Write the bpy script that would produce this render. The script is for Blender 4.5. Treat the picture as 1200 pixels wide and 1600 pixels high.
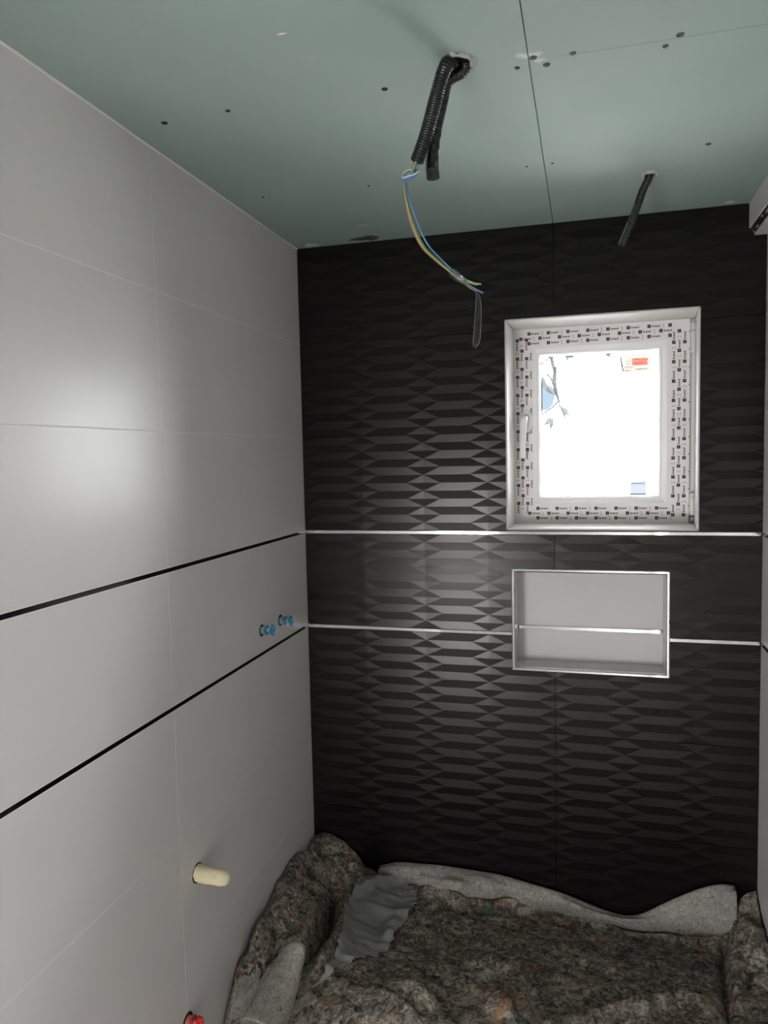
import bpy, math, random
import numpy as np
from math import sin, cos, pi, sqrt, radians
from mathutils import Vector, Matrix

# ------------------------------------------------------------------ clear
for o in list(bpy.data.objects):
    bpy.data.objects.remove(o)
S = bpy.context.scene
C = S.collection
random.seed(4)
rng = np.random.default_rng(7)

# ------------------------------------------------------------------ camera
# world: left wall x=0, back wall y=0 (room is at y<0), floor z=0, metres
F, YAW, PITCH, ROLL = 1165.44, -.2669, -.0739, -.0222
CAM = np.array([.8948, -2.2851, 1.74])
_f = np.array([sin(YAW) * cos(PITCH), cos(YAW) * cos(PITCH), sin(PITCH)])
_r = np.array([cos(YAW), -sin(YAW), 0.])
_u = np.cross(_r, _f)
RI = _r * cos(ROLL) + _u * sin(ROLL)
UP = -_r * sin(ROLL) + _u * cos(ROLL)
FW = _f


def at(px, py, axis, val):
    """point of the photograph -> where its ray meets the plane axis=val"""
    d = RI * (px - 600) / F - UP * (py - 800) / F + FW
    t = (val - CAM[axis]) / d[axis]
    return CAM + d * t


def pix(P):
    d = np.asarray(P, float) - CAM
    z = d @ FW
    return np.stack([600 + F * (d @ RI) / z, 800 - F * (d @ UP) / z], -1)


cam = bpy.data.cameras.new('camera')
cam.sensor_fit = 'HORIZONTAL'
cam.sensor_width = 36
cam.lens = F / 1200 * 36
cam.clip_start = .02
co = bpy.data.objects.new('camera', cam)
C.objects.link(co)
M = Matrix([[RI[i], UP[i], -FW[i], CAM[i]] for i in range(3)] + [[0, 0, 0, 1]])
co.matrix_world = M
S.camera = co

S.view_settings.view_transform = 'Standard'
S.view_settings.look = 'None'
S.view_settings.gamma = 1
S.view_settings.use_curve_mapping = False
EXPO = 2.48
S.view_settings.exposure = EXPO

# room measures
W, ZC, YF = 1.369, 2.409, -3.3           # width, ceiling, front wall
YJ = -2.25                               # tiled left wall ends here, room widens
XL = -.9
WIN = (.657, 1.202, 1.509, 2.140)        # window opening x0 x1 z0 z1
NIC = (.670, 1.126, 1.074, 1.391)        # niche
DOOR = (-.62, .20, .54, 1.16)             # window in the front wall, behind the camera
SIDE = (-3.22, -2.86, 0.0, 1.25)          # unseen opening added in right wall to light left wall (y0 y1 z0 z1)

# ------------------------------------------------------------------ world: bright overcast sky with one blue gap
SKY = 7.0
KX = SKY * 2 ** EXPO                     # how bright the sky prints
wd = bpy.data.worlds.new('world')
S.world = wd
wd.use_nodes = True
nt = wd.node_tree
nt.nodes.clear()
tc = nt.nodes.new('ShaderNodeTexCoord')
nz = nt.nodes.new('ShaderNodeTexNoise')
nz.inputs['Scale'].default_value = 26
nz.inputs['Detail'].default_value = 4
nt.links.new(tc.outputs['Generated'], nz.inputs['Vector'])
gap = at(846, 622, 1, 20) - CAM
gap = gap / np.linalg.norm(gap)
dist = nt.nodes.new('ShaderNodeVectorMath')
dist.operation = 'DISTANCE'
dist.inputs[1].default_value = tuple(gap)
nt.links.new(tc.outputs['Generated'], dist.inputs[0])
ma = nt.nodes.new('ShaderNodeMath')
ma.operation = 'MULTIPLY_ADD'
ma.inputs[1].default_value = .022
nt.links.new(nz.outputs['Fac'], ma.inputs[0])
nt.links.new(dist.outputs['Value'], ma.inputs[2])
rp = nt.nodes.new('ShaderNodeValToRGB')
rp.color_ramp.elements[0].position = .030
rp.color_ramp.elements[0].color = (.62 / KX, .80 / KX, .99 / KX, 1)
rp.color_ramp.elements[1].position = .036
rp.color_ramp.elements[1].color = (.97, .99, 1, 1)
nt.links.new(ma.outputs[0], rp.inputs['Fac'])
bg = nt.nodes.new('ShaderNodeBackground')
bg.inputs['Strength'].default_value = SKY
nt.links.new(rp.outputs['Color'], bg.inputs['Color'])
wo = nt.nodes.new('ShaderNodeOutputWorld')
nt.links.new(bg.outputs[0], wo.inputs['Surface'])


def portal(name, loc, rot, sx, sy):
    l = bpy.data.lights.new(name, 'AREA')
    l.shape = 'RECTANGLE'
    l.size, l.size_y = sx, sy
    l.cycles.is_portal = True
    o = bpy.data.objects.new(name, l)
    o.location, o.rotation_euler = loc, rot
    C.objects.link(o)


portal('window_daylight', ((WIN[0] + WIN[1]) / 2, .24, (WIN[2] + WIN[3]) / 2), (radians(-90), 0, 0), .40, .50)
portal('front_daylight', ((DOOR[0] + DOOR[1]) / 2, YF - .12, (DOOR[2] + DOOR[3]) / 2), (radians(90), 0, 0), DOOR[1] - DOOR[0], DOOR[3] - DOOR[2])

portal('side_opening_daylight', (W + .12, (SIDE[0] + SIDE[1]) / 2, (SIDE[2] + SIDE[3]) / 2), (0, radians(90), 0), SIDE[3] - SIDE[2], SIDE[1] - SIDE[0])  # sky light through the added side opening

# ------------------------------------------------------------------ material helpers
MATS = {}


def mat(name, col, rough=.5, metal=0., spec=.5, **kw):
    m = bpy.data.materials.new(name)
    m.use_nodes = True
    b = m.node_tree.nodes['Principled BSDF']
    b.inputs['Base Color'].default_value = (*col, 1)
    b.inputs['Roughness'].default_value = rough
    b.inputs['Metallic'].default_value = metal
    b.inputs['Specular IOR Level'].default_value = spec
    for k, v in kw.items():
        b.inputs[k.replace('_', ' ')].default_value = v
    MATS[name] = m
    return m


def grain(m, scale=300, amt=.08, bump=.0, stretch=(1, 1, 1), detail=3):
    """multiply base colour with fine noise and add relief"""
    nt = m.node_tree
    b = nt.nodes['Principled BSDF']
    col = tuple(b.inputs['Base Color'].default_value)
    tc = nt.nodes.new('ShaderNodeTexCoord')
    mp = nt.nodes.new('ShaderNodeMapping')
    mp.inputs['Scale'].default_value = stretch
    n = nt.nodes.new('ShaderNodeTexNoise')
    n.inputs['Scale'].default_value = scale
    n.inputs['Detail'].default_value = detail
    nt.links.new(tc.outputs['Object'], mp.inputs[0])
    nt.links.new(mp.outputs[0], n.inputs['Vector'])
    r = nt.nodes.new('ShaderNodeValToRGB')
    r.color_ramp.elements[0].position = .3
    r.color_ramp.elements[1].position = .7
    r.color_ramp.elements[0].color = tuple(c * (1 - amt) for c in col[:3]) + (1,)
    r.color_ramp.elements[1].color = tuple(min(1, c * (1 + amt)) for c in col[:3]) + (1,)
    nt.links.new(n.outputs['Fac'], r.inputs['Fac'])
    nt.links.new(r.outputs['Color'], b.inputs['Base Color'])
    if bump:
        bp = nt.nodes.new('ShaderNodeBump')
        bp.inputs['Strength'].default_value = bump
        bp.inputs['Distance'].default_value = .002
        nt.links.new(n.outputs['Fac'], bp.inputs['Height'])
        nt.links.new(bp.outputs['Normal'], b.inputs['Normal'])
    return m


grain(mat('white_tile', (.63, .602, .594), .31, spec=.18), 6, .015)
grain(mat('black_tile', (.0052, .0040, .0043), .28, spec=.36, Specular_Tint=(1, .93, .90, 1)), 90, .18, .04, (.25, 1, 1.6), 5)
mat('light_grout', (.74, .72, .69), .9)
mat('dark_grout', (.03, .03, .03), .9)
mat('chrome', (.86, .85, .84), .06, 1)
mat('black_gloss', (.004, .004, .0045), .09, spec=.6)
mat('black', (.006, .006, .006), .6)
grain(mat('black_plastic', (.012, .012, .013), .32), 200, .3)
grain(mat('pvc_white', (.84, .81, .80), .5), 12, .02)
mat('pvc_bead', (.80, .80, .80), .3)
grain(mat('reveal_white', (.60, .58, .555), .8, spec=.2), 5, .03)
mat('handle_white', (.80, .79, .77), .3)
mat('print_maroon', (.060, .012, .028), .6)
mat('print_pale', (.74, .46, .38), .6)
mat('gasket', (.10, .095, .10), .7)
grain(mat('plaster', (.46, .45, .43), .9), 150, .12, .5)
grain(mat('painted_wall', (.34, .325, .31), .8), 4, .03)
grain(mat('floor_tile', (.24, .23, .22), .6), 8, .1)
mat('wire_blue', (.08, .20, .38), .35)
mat('wire_green', (.20, .38, .16), .35)
mat('wire_yellow', (.38, .38, .12), .35)
mat('wire_brown', (.30, .12, .07), .35)
mat('tape_glint', (.22, .21, .21), .3)  # highlight on the clear tape's edges, as a colour
mat('wire_white', (.62, .62, .62), .35)
mat('plug_blue', (.08, .32, .52), .25, Transmission_Weight=.25)
mat('plug_blue_pale', (.42, .62, .74), .25, Transmission_Weight=.3)
mat('plug_red', (.62, .025, .03), .3)
mat('plug_red_pale', (.80, .30, .22), .4)
grain(mat('foam', (.80, .70, .46), .85), 60, .06, .6)
_o = 1 / KX                               # the outside is far overexposed: only dark things still show a tone
mat('leaf', (1.15 * _o, 1.18 * _o, 1.28 * _o), .9, spec=.0)
mat('bark', (.95 * _o, .93 * _o, 1.0 * _o), .9, spec=.0)
mat('post_paint', (1.25 * _o, 1.36 * _o, 1.6 * _o), .9, spec=.0)
grain(mat('paving', (.55, .54, .52), .9), 3, .1)


def film(name, col, gloss=.12, rough=.08):
    """thin clear or tinted film: transparent with a glossy coat"""
    m = bpy.data.materials.new(name)
    m.use_nodes = True
    nt = m.node_tree
    nt.nodes.clear()
    t = nt.nodes.new('ShaderNodeBsdfTransparent')
    t.inputs['Color'].default_value = (*col, 1)
    g = nt.nodes.new('ShaderNodeBsdfGlossy')
    g.inputs['Roughness'].default_value = rough
    fr = nt.nodes.new('ShaderNodeFresnel')
    fr.inputs['IOR'].default_value = 1.45
    mm = nt.nodes.new('ShaderNodeMath')
    mm.operation = 'MULTIPLY'
    mm.inputs[1].default_value = gloss * 8
    nt.links.new(fr.outputs[0], mm.inputs[0])
    mx = nt.nodes.new('ShaderNodeMixShader')
    nt.links.new(mm.outputs[0], mx.inputs[0])
    nt.links.new(t.outputs[0], mx.inputs[1])
    nt.links.new(g.outputs[0], mx.inputs[2])
    o = nt.nodes.new('ShaderNodeOutputMaterial')
    nt.links.new(mx.outputs[0], o.inputs['Surface'])
    MATS[name] = m
    return m


film('glass', (.97, .98, .98), .125, .0)
film('clear_tape', (.86, .86, .87), .30, .18)
film('label_paper', (1.5 / KX, 1.18 / KX, 1.02 / KX), .05, .3)
film('label_red', (.78, .30, .26), .05, .3)
film('label_line', (.6, .55, .5), .05, .3)
film('label_white', (.95, .70, .66), .05, .3)


def ceiling_material():
    m = mat('green_plasterboard', (.34, .44, .40), .75)
    nt = m.node_tree
    b = nt.nodes['Principled BSDF']
    geo = nt.nodes.new('ShaderNodeNewGeometry')
    n1 = nt.nodes.new('ShaderNodeTexNoise')
    n1.inputs['Scale'].default_value = 3.2
    n1.inputs['Detail'].default_value = 6
    nt.links.new(geo.outputs['Position'], n1.inputs['Vector'])
    r1 = nt.nodes.new('ShaderNodeValToRGB')
    e = r1.color_ramp.elements
    e[0].position, e[0].color = .32, (.298, .382, .342, 1)
    e[1].position, e[1].color = .70, (.336, .415, .374, 1)
    nt.links.new(n1.outputs['Fac'], r1.inputs['Fac'])
    last = r1.outputs['Color']

    def smear(c, rad, colour, scale, thr, stretch=(1, 1)):
        nonlocal last
        mp = nt.nodes.new('ShaderNodeMapping')
        mp.vector_type = 'TEXTURE'
        mp.inputs['Location'].default_value = (c[0], c[1], ZC)
        mp.inputs['Scale'].default_value = (rad * stretch[0], rad * stretch[1], rad)
        nt.links.new(geo.outputs['Position'], mp.inputs[0])
        ln = nt.nodes.new('ShaderNodeVectorMath')
        ln.operation = 'LENGTH'
        nt.links.new(mp.outputs[0], ln.inputs[0])
        nn = nt.nodes.new('ShaderNodeTexNoise')
        nn.inputs['Scale'].default_value = scale
        nn.inputs['Detail'].default_value = 5
        nt.links.new(geo.outputs['Position'], nn.inputs['Vector'])
        sm = nt.nodes.new('ShaderNodeMath')
        sm.operation = 'MULTIPLY_ADD'
        sm.inputs[1].default_value = 1.6
        nt.links.new(nn.outputs['Fac'], sm.inputs[0])
        nt.links.new(ln.outputs['Value'], sm.inputs[2])
        rr = nt.nodes.new('ShaderNodeValToRGB')
        rr.color_ramp.elements[0].position = thr
        rr.color_ramp.elements[0].color = (1, 1, 1, 1)
        rr.color_ramp.elements[1].position = thr + .12
        rr.color_ramp.elements[1].color = (0, 0, 0, 1)
        # ramp input is clamped to 0..1, so halve it
        hv = nt.nodes.new('ShaderNodeMath')
        hv.operation = 'MULTIPLY'
        hv.inputs[1].default_value = .5
        nt.links.new(sm.outputs[0], hv.inputs[0])
        nt.links.new(hv.outputs[0], rr.inputs['Fac'])
        mx = nt.nodes.new('ShaderNodeMix')
        mx.data_type = 'RGBA'
        mx.inputs['B'].default_value = (*colour, 1)
        nt.links.new(rr.outputs['Color'], mx.inputs['Factor'])
        nt.links.new(last, mx.inputs['A'])
        last = mx.outputs['Result']
    smear((.245, -.035), .075, (.05, .055, .055), 22, .62, (1.0, .55))     # dark mastic smudge
    smear((.06, -.02), .07, (.62, .66, .62), 60, .50, (1, .6))             # filler flecks in the corner
    smear((.30, -.17), .12, (.50, .58, .54), 25, .45, (1, .4))
    smear((.805, -.945), .05, (.62, .64, .60), 40, .52, (1, 1))            # torn paper at the joint
    smear((1.27, -.02), .05, (.66, .66, .62), 60, .50, (1, .6))
    smear((.815, -.12), .05, (.25, .42, .55), 60, .42, (1, .5))
    smear((.431, -1.137), .02, (.78, .8, .76), 60, .50, (1, .4))
    nt.links.new(last, b.inputs['Base Color'])


ceiling_material()


def cloth_material(name, palette, plain):
    m = mat(name, (.1, .1, .1), .95, spec=.15)
    nt = m.node_tree
    b = nt.nodes['Principled BSDF']
    tc = nt.nodes.new('ShaderNodeTexCoord')

    def noise(scale, detail, dist=0., rough=.6):
        n = nt.nodes.new('ShaderNodeTexNoise')
        n.inputs['Scale'].default_value = scale
        n.inputs['Detail'].default_value = detail
        n.inputs['Distortion'].default_value = dist
        n.inputs['Roughness'].default_value = rough
        nt.links.new(tc.outputs['Object'], n.inputs['Vector'])
        return n

    def ramp(src, stops):
        r = nt.nodes.new('ShaderNodeValToRGB')
        el = r.color_ramp.elements
        while len(el) < len(stops):
            el.new(.5)
        for e, (p, c) in zip(el, stops):
            e.position = p
            e.color = (*c, 1)
        nt.links.new(src, r.inputs['Fac'])
        return r.outputs['Color']

    def mix(fac, a, bb, mode='MIX'):
        x = nt.nodes.new('ShaderNodeMix')
        x.data_type = 'RGBA'
        x.blend_type = mode
        if isinstance(fac, float):
            x.inputs['Factor'].default_value = fac
        else:
            nt.links.new(fac, x.inputs['Factor'])
        nt.links.new(a, x.inputs['A'])
        if isinstance(bb, tuple):
            x.inputs['B'].default_value = (*bb, 1)
        else:
            nt.links.new(bb, x.inputs['B'])
        return x.outputs['Result']
    fib = noise(52 if not plain else 90, 9, 1.3, .78)
    base = ramp(fib.outputs['Fac'], palette)
    last = base
    if not plain:
        for k, (c, sc, th) in enumerate((((.52, .075, .065), 19, .60), ((.09, .19, .13), 14, .60), ((.08, .10, .19), 16.5, .61),
                                         ((.60, .54, .42), 12, .58), ((.42, .24, .13), 10.5, .58))):
            n = noise(sc, 8, 1.5, .70)
            n.inputs['W' if 'W' in n.inputs else 'Lacunarity'].default_value = 2 + .13 * k
            f = ramp(n.outputs['Fac'], ((th, (0, 0, 0)), (th + .05, (.72, .72, .72))))
            last = mix(f, last, c)
        dk = noise(22, 8, 1.0, .75)
        f = ramp(dk.outputs['Fac'], ((.34, (.30, .30, .30)), (.52, (1, 1, 1))))
        last = mix(1.0, last, f, 'MULTIPLY')
    big = noise(5, 4)
    f = ramp(big.outputs['Fac'], ((.3, (.78, .78, .78)), (.7, (1.0, 1.0, 1.0))))
    last = mix(1.0, last, f, 'MULTIPLY')
    nt.links.new(last, b.inputs['Base Color'])
    bp = nt.nodes.new('ShaderNodeBump')
    bp.inputs['Strength'].default_value = .35 if plain else .8
    bp.inputs['Distance'].default_value = .004
    nt.links.new(fib.outputs['Fac'], bp.inputs['Height'])
    nt.links.new(bp.outputs['Normal'], b.inputs['Normal'])


cloth_material('felt_mottled', ((.36, (.025, .022, .019)), (.45, (.140, .122, .100)), (.53, (.34, .300, .245)), (.64, (.70, .63, .53))), False)
cloth_material('felt_underside', ((.36, (.13, .120, .108)), (.46, (.31, .285, .258)), (.64, (.52, .485, .44))), True)
cloth_material('felt_fleece', ((.28, (.24, .24, .22)), (.50, (.33, .325, .30)), (.72, (.42, .41, .385))), True)


# ------------------------------------------------------------------ mesh helpers
class MB:
    def __init__(s):
        s.v, s.f, s.m = [], [], []

    def add(s, vs, fs, mi=0):
        n = len(s.v)
        s.v += [tuple(map(float, v)) for v in vs]
        s.f += [tuple(i + n for i in f) for f in fs]
        s.m += [mi] * len(fs)
        return s

    def box(s, x0, x1, y0, y1, z0, z1, mi=0):
        vs = [(x, y, z) for x in (x0, x1) for y in (y0, y1) for z in (z0, z1)]
        return s.add(vs, [(0, 1, 3, 2), (4, 6, 7, 5), (0, 4, 5, 1), (2, 3, 7, 6), (0, 2, 6, 4), (1, 5, 7, 3)], mi)

    def cbox(s, x0, x1, y0, y1, z0, z1, c=.002, mi=0):
        """box with all edges chamfered"""
        import itertools
        lo, hi = (x0, y0, z0), (x1, y1, z1)
        idx, vs = {}, []
        for sg in itertools.product((0, 1), repeat=3):
            for ax in range(3):
                p = []
                for k in range(3):
                    base = hi[k] if sg[k] else lo[k]
                    p.append(base if k == ax else base + (-c if sg[k] else c))
                idx[(sg, ax)] = len(vs)
                vs.append(p)
        fs = []
        for ax in range(3):
            a, b = [k for k in range(3) if k != ax]
            for sd in (0, 1):
                q = []
                for (i, j) in ((0, 0), (1, 0), (1, 1), (0, 1)):
                    sg = [0, 0, 0]
                    sg[ax], sg[a], sg[b] = sd, i, j
                    q.append(idx[(tuple(sg), ax)])
                fs.append(tuple(q))
        for ax in range(3):
            a, b = [k for k in range(3) if k != ax]
            for i in (0, 1):
                for j in (0, 1):
                    s0 = [0, 0, 0]
                    s0[a], s0[b] = i, j
                    s1 = list(s0)
                    s1[ax] = 1
                    s0, s1 = tuple(s0), tuple(s1)
                    fs.append((idx[(s0, a)], idx[(s1, a)], idx[(s1, b)], idx[(s0, b)]))
        for sg in itertools.product((0, 1), repeat=3):
            fs.append(tuple(idx[(sg, k)] for k in range(3)))
        return s.add(vs, fs, mi)

    def tube(s, pts, rad, seg=10, mi=0, cap=True, squash=1.):
        P = [np.array(p, float) for p in pts]
        n = len(P)
        R = rad if hasattr(rad, '__len__') else [rad] * n
        T = [(P[min(i + 1, n - 1)] - P[max(i - 1, 0)]) for i in range(n)]
        T = [t / (np.linalg.norm(t) + 1e-12) for t in T]
        ref = np.array([0, 0, 1.]) if abs(T[0][2]) < .9 else np.array([1., 0, 0])
        a = np.cross(T[0], ref)
        a /= np.linalg.norm(a)
        vs, fs = [], []
        for i in range(n):
            a = a - T[i] * (a @ T[i])
            a /= np.linalg.norm(a)
            b = np.cross(T[i], a)
            for k in range(seg):
                th = 2 * pi * k / seg
                vs.append(P[i] + (a * cos(th) + b * sin(th) * squash) * R[i])
        for i in range(n - 1):
            for k in range(seg):
                k2 = (k + 1) % seg
                fs.append((i * seg + k, i * seg + k2, (i + 1) * seg + k2, (i + 1) * seg + k))
        if cap:
            fs.append(tuple(range(seg))[::-1])
            fs.append(tuple((n - 1) * seg + k for k in range(seg)))
        return s.add(vs, fs, mi)

    def grid(s, P, mi=0, mask=None, mids=None):
        """P: array (n,m,3)"""
        n, m = P.shape[:2]
        fs, mm = [], []
        for i in range(n - 1):
            for j in range(m - 1):
                if mask is None or mask[i, j]:
                    fs.append((i * m + j, (i + 1) * m + j, (i + 1) * m + j + 1, i * m + j + 1))
        return s.add(P.reshape(-1, 3), fs, mi)

    def frame(s, rect, prof, mi=0):
        """mitred closed ring in the xz plane; prof = [(inset, y), ...] closed profile"""
        x0, x1, z0, z1 = rect
        vs, fs = [], []
        n = len(prof)
        for (i, y) in prof:
            vs += [(x0 + i, y, z0 + i), (x1 - i, y, z0 + i), (x1 - i, y, z1 - i), (x0 + i, y, z1 - i)]
        for k in range(n):
            k2 = (k + 1) % n
            for c in range(4):
                c2 = (c + 1) % 4
                fs.append((k * 4 + c, k * 4 + c2, k2 * 4 + c2, k2 * 4 + c))
        return s.add(vs, fs, mi)

    def mesh(s, name, mats, smooth=False, recalc=True, weld=False):
        me = bpy.data.meshes.new(name)
        me.from_pydata(s.v, [], s.f)
        for m in mats:
            me.materials.append(MATS[m])
        me.polygons.foreach_set('material_index', s.m)
        me.polygons.foreach_set('use_smooth', [smooth] * len(s.f))
        if recalc or weld:
            import bmesh
            bm = bmesh.new()
            bm.from_mesh(me)
            if weld:
                bmesh.ops.remove_doubles(bm, verts=bm.verts, dist=1e-5)
                loose = [v for v in bm.verts if not v.link_faces]
                bmesh.ops.delete(bm, geom=loose, context='VERTS')
            if recalc:
                bmesh.ops.recalc_face_normals(bm, faces=bm.faces)
            bm.to_mesh(me)
            bm.free()
        me.update()
        return me


def link(name, me, parent=None):
    o = bpy.data.objects.new(name, me)
    C.objects.link(o)
    if parent is not None:
        o.parent = parent
        o.matrix_parent_inverse = Matrix.Translation(parent.location).inverted()
    return o


def obj(name, mb, mats, parent=None, smooth=False, **kw):
    if isinstance(mats, str):
        mats = [mats]
    return link(name, mb.mesh(name, mats, smooth, **kw), parent)


def empty(name, loc=(0, 0, 0)):
    o = bpy.data.objects.new(name, None)
    o.empty_display_size = .05
    o.location = loc
    C.objects.link(o)
    return o


def tag(o, label=None, cat=None, group=None, kind=None):
    for k, v in (('label', label), ('category', cat), ('group', group), ('kind', kind)):
        if v:
            o[k] = v
    return o


def struct(o, label=None):
    return tag(o, label, None, None, 'structure')


def subtract(r, holes):
    """rectangle (a0,a1,b0,b1) minus rectangles -> list of rectangles"""
    out = [r]
    for h in holes:
        nxt = []
        for (a0, a1, b0, b1) in out:
            if h[0] >= a1 or h[1] <= a0 or h[2] >= b1 or h[3] <= b0:
                nxt.append((a0, a1, b0, b1))
                continue
            if h[2] > b0:
                nxt.append((a0, a1, b0, h[2]))
            if h[3] < b1:
                nxt.append((a0, a1, h[3], b1))
            c0, c1 = max(b0, h[2]), min(b1, h[3])
            if h[0] > a0:
                nxt.append((a0, h[0], c0, c1))
            if h[1] < a1:
                nxt.append((h[1], a1, c0, c1))
        out = [q for q in nxt if q[1] - q[0] > 1e-4 and q[3] - q[2] > 1e-4]
    return out


# ------------------------------------------------------------------ tile rows
TT = .012                                  # chrome strip height
ROWS = [(2.106, 2.4065), (1.806, 2.106), (1.506, 1.806), (1.194, 1.494), (.882, 1.182), (.582, .882), (.282, .582), (0., .282)]
STRIPS = [(1.494, 1.506), (1.182, 1.194)]
G = .0011                                  # half joint

# ---- back wall: core with window hole and niche pocket
mb = MB()
XA, XB, YB = -.25, W + .25, .30
ZA, ZB = -.25, ZC + .25
HOLE = (.648, 1.226, 1.502, 2.152)       # rough opening behind the tiles
for r in subtract((XA, XB, ZA, ZB), [HOLE, (NIC[0], NIC[1], NIC[2], NIC[3])]):
    mb.box(r[0], r[1], .009, .125, r[2], r[3])
for r in subtract((XA, XB, ZA, ZB), [HOLE]):
    mb.box(r[0], r[1], .125, YB, r[2], r[3])
wall_back = struct(obj('wall_back', mb, 'dark_grout'), 'wall of glossy black relief tiles around the window')

# ---- relief of the black tiles: ridged bands, with pits and pyramids on columns 0.2 m apart
HR, PER, CW, HWD = .0013, .05, .2, .054


def relief_facets(z0, z1, x0, x1):
    """flat facets (lists of (x,z,d)) covering the rectangle; ridges on z0+k*PER"""
    out = []
    k0, k1 = -1, int((z1 - z0) / PER) + 2
    c0, c1 = int(math.floor(x0 / CW)) - 1, int(math.ceil(x1 / CW)) + 1
    for k in range(k0, k1):
        zr = z0 + k * PER                  # ridge line, height HR
        zv = zr + PER / 2                  # valley line, height 0
        for c in range(c0, c1):
            xa, xb = c * CW, (c + 1) * CW
            pit_a = (c % 2 == 0)           # even columns: pit centred on a ridge; odd: pyramid on a valley
            # half bands ridge->valley, each bounded by the column centre lines
            for (r_, v_) in ((zr, zv), (zr + PER, zv)):
                poly = []
                for (xc, sgn, even) in ((xa, 1, pit_a), (xb, -1, not pit_a)):
                    if even:   # the pit eats the ridge end
                        poly.append(((xc + sgn * HWD, r_, HR), (xc, v_, 0.)))
                        out.append([(xc, r_, -HR), (xc + sgn * HWD, r_, -HR * .45), (xc, v_, 0.)])
                        out.append([(xc + sgn * HWD, r_, HR), (xc + sgn * HWD, r_, -HR * .45), (xc, v_, 0.)])
                    else:      # the pyramid eats the valley end
                        poly.append(((xc, r_, HR), (xc + sgn * HWD, v_, 0.)))
                        out.append([(xc, v_, 2 * HR), (xc + sgn * HWD, v_, HR * 1.45), (xc, r_, HR)])
                        out.append([(xc + sgn * HWD, v_, 0.), (xc + sgn * HWD, v_, HR * 1.45), (xc, r_, HR)])
                (ra, va), (rb, vb) = poly
                out.append([ra, rb, vb, va])
    return out


def clip(poly, r):
    for ax, lim, sg in ((0, r[0], 1), (0, r[1], -1), (1, r[2], 1), (1, r[3], -1)):
        res = []
        n = len(poly)
        for i in range(n):
            a, b = poly[i], poly[(i + 1) % n]
            da, db = (a[ax] - lim) * sg, (b[ax] - lim) * sg
            if da >= 0:
                res.append(a)
            if (da > 0 and db < 0) or (da < 0 and db > 0):
                t = da / (da - db)
                res.append(tuple(a[q] + (b[q] - a[q]) * t for q in range(3)))
        poly = res
        if len(poly) < 3:
            return None
    return poly


BX = [(0., .8), (.8, W)]
holes_t = [(WIN[0] + .003, WIN[1] - .003, WIN[2] - .002, WIN[3] - .003), (NIC[0] + .002, NIC[1] - .002, NIC[2] + .002, NIC[3] - .002)]
for (z0, z1) in ROWS:
    for (x0, x1) in BX:
        lim = (x0 + G * .7, x1 - G * .7, z0 + G * .7, z1 - G * .7)
        zz = z0 if z0 > .1 else z1 - .3
        fac = relief_facets(zz, z1, x0, x1)
        mb = MB()
        for r in subtract(lim, holes_t):
            for p in fac:
                q = clip(p, r)
                if q:
                    mb.add([(a, -d, b) for (a, b, d) in q], [tuple(range(len(q)))])
            mb.add([(r[0], .0, r[2]), (r[1], .0, r[2]), (r[1], .0, r[3]), (r[0], .0, r[3]),
                    (r[0], .0095, r[2]), (r[1], .0095, r[2]), (r[1], .0095, r[3]), (r[0], .0095, r[3])],
                   [(0, 1, 5, 4), (1, 2, 6, 5), (2, 3, 7, 6), (3, 0, 4, 7)])
        me = mb.mesh('black_tile', ['black_tile'], False, recalc=False)
        # all facets must face the room
        import bmesh
        bm = bmesh.new()
        bm.from_mesh(me)
        for f in bm.faces:
            if abs(f.normal.y) > .7 and f.normal.y > 0:
                f.normal_flip()
        bm.to_mesh(me)
        bm.free()
        link('tile', me, wall_back)

# ---- left wall
mb = MB().box(-.25, -.0003, YJ, .30, -.25, ZC + .25)
wall_left = struct(obj('wall_left', mb, 'light_grout'), 'wall of large white satin tiles with two thin dark strips')
tile_cache = {}


def flat_tile(L, H):
    key = (round(L, 4), round(H, 4))
    if key not in tile_cache:
        tile_cache[key] = MB().cbox(0, L, -.010, 0, 0, H, .0004).mesh('white_tile', ['white_tile'])
    return tile_cache[key]


LY = [(-.835, 0.), (-1.735, -.835), (YJ, -1.735)]
for (z0, z1) in ROWS:
    for (y0, y1) in LY:
        o = link('tile', flat_tile(y1 - y0 - 2 * G, z1 - z0 - 2 * G), wall_left)
        o.rotation_euler = (0, 0, -pi / 2)     # local -y (front is +y=0 plane) turned to +x
        o.location = (random.uniform(-.0001, .00025), y1 - G, z0 + G)
        # local x -> -y world, local y -> +x world
mb = MB().box(XL - .25, -.25, YJ - .0, .30, -.25, ZC + .25)

# ---- right wall
mb = MB()
for r in subtract((YF - .25, .30, -.25, ZC + .25), [SIDE]):
    mb.box(W + .0006, W + .25, r[0], r[1], r[2], r[3])
wall_right = struct(obj('wall_right', mb, 'light_grout'), 'white tiled wall at the right edge')
for (z0, z1) in ROWS:
    for (y0, y1) in [(-.47, 0.), (-1.37, -.47), (-2.27, -1.37), (SIDE[1], -2.27)]:
        o = link('tile', flat_tile(y1 - y0 - 2 * G, z1 - z0 - 2 * G), wall_right)
        o.rotation_euler = (0, 0, pi / 2)
        o.location = (W, y0 + G, z0 + G)

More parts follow.
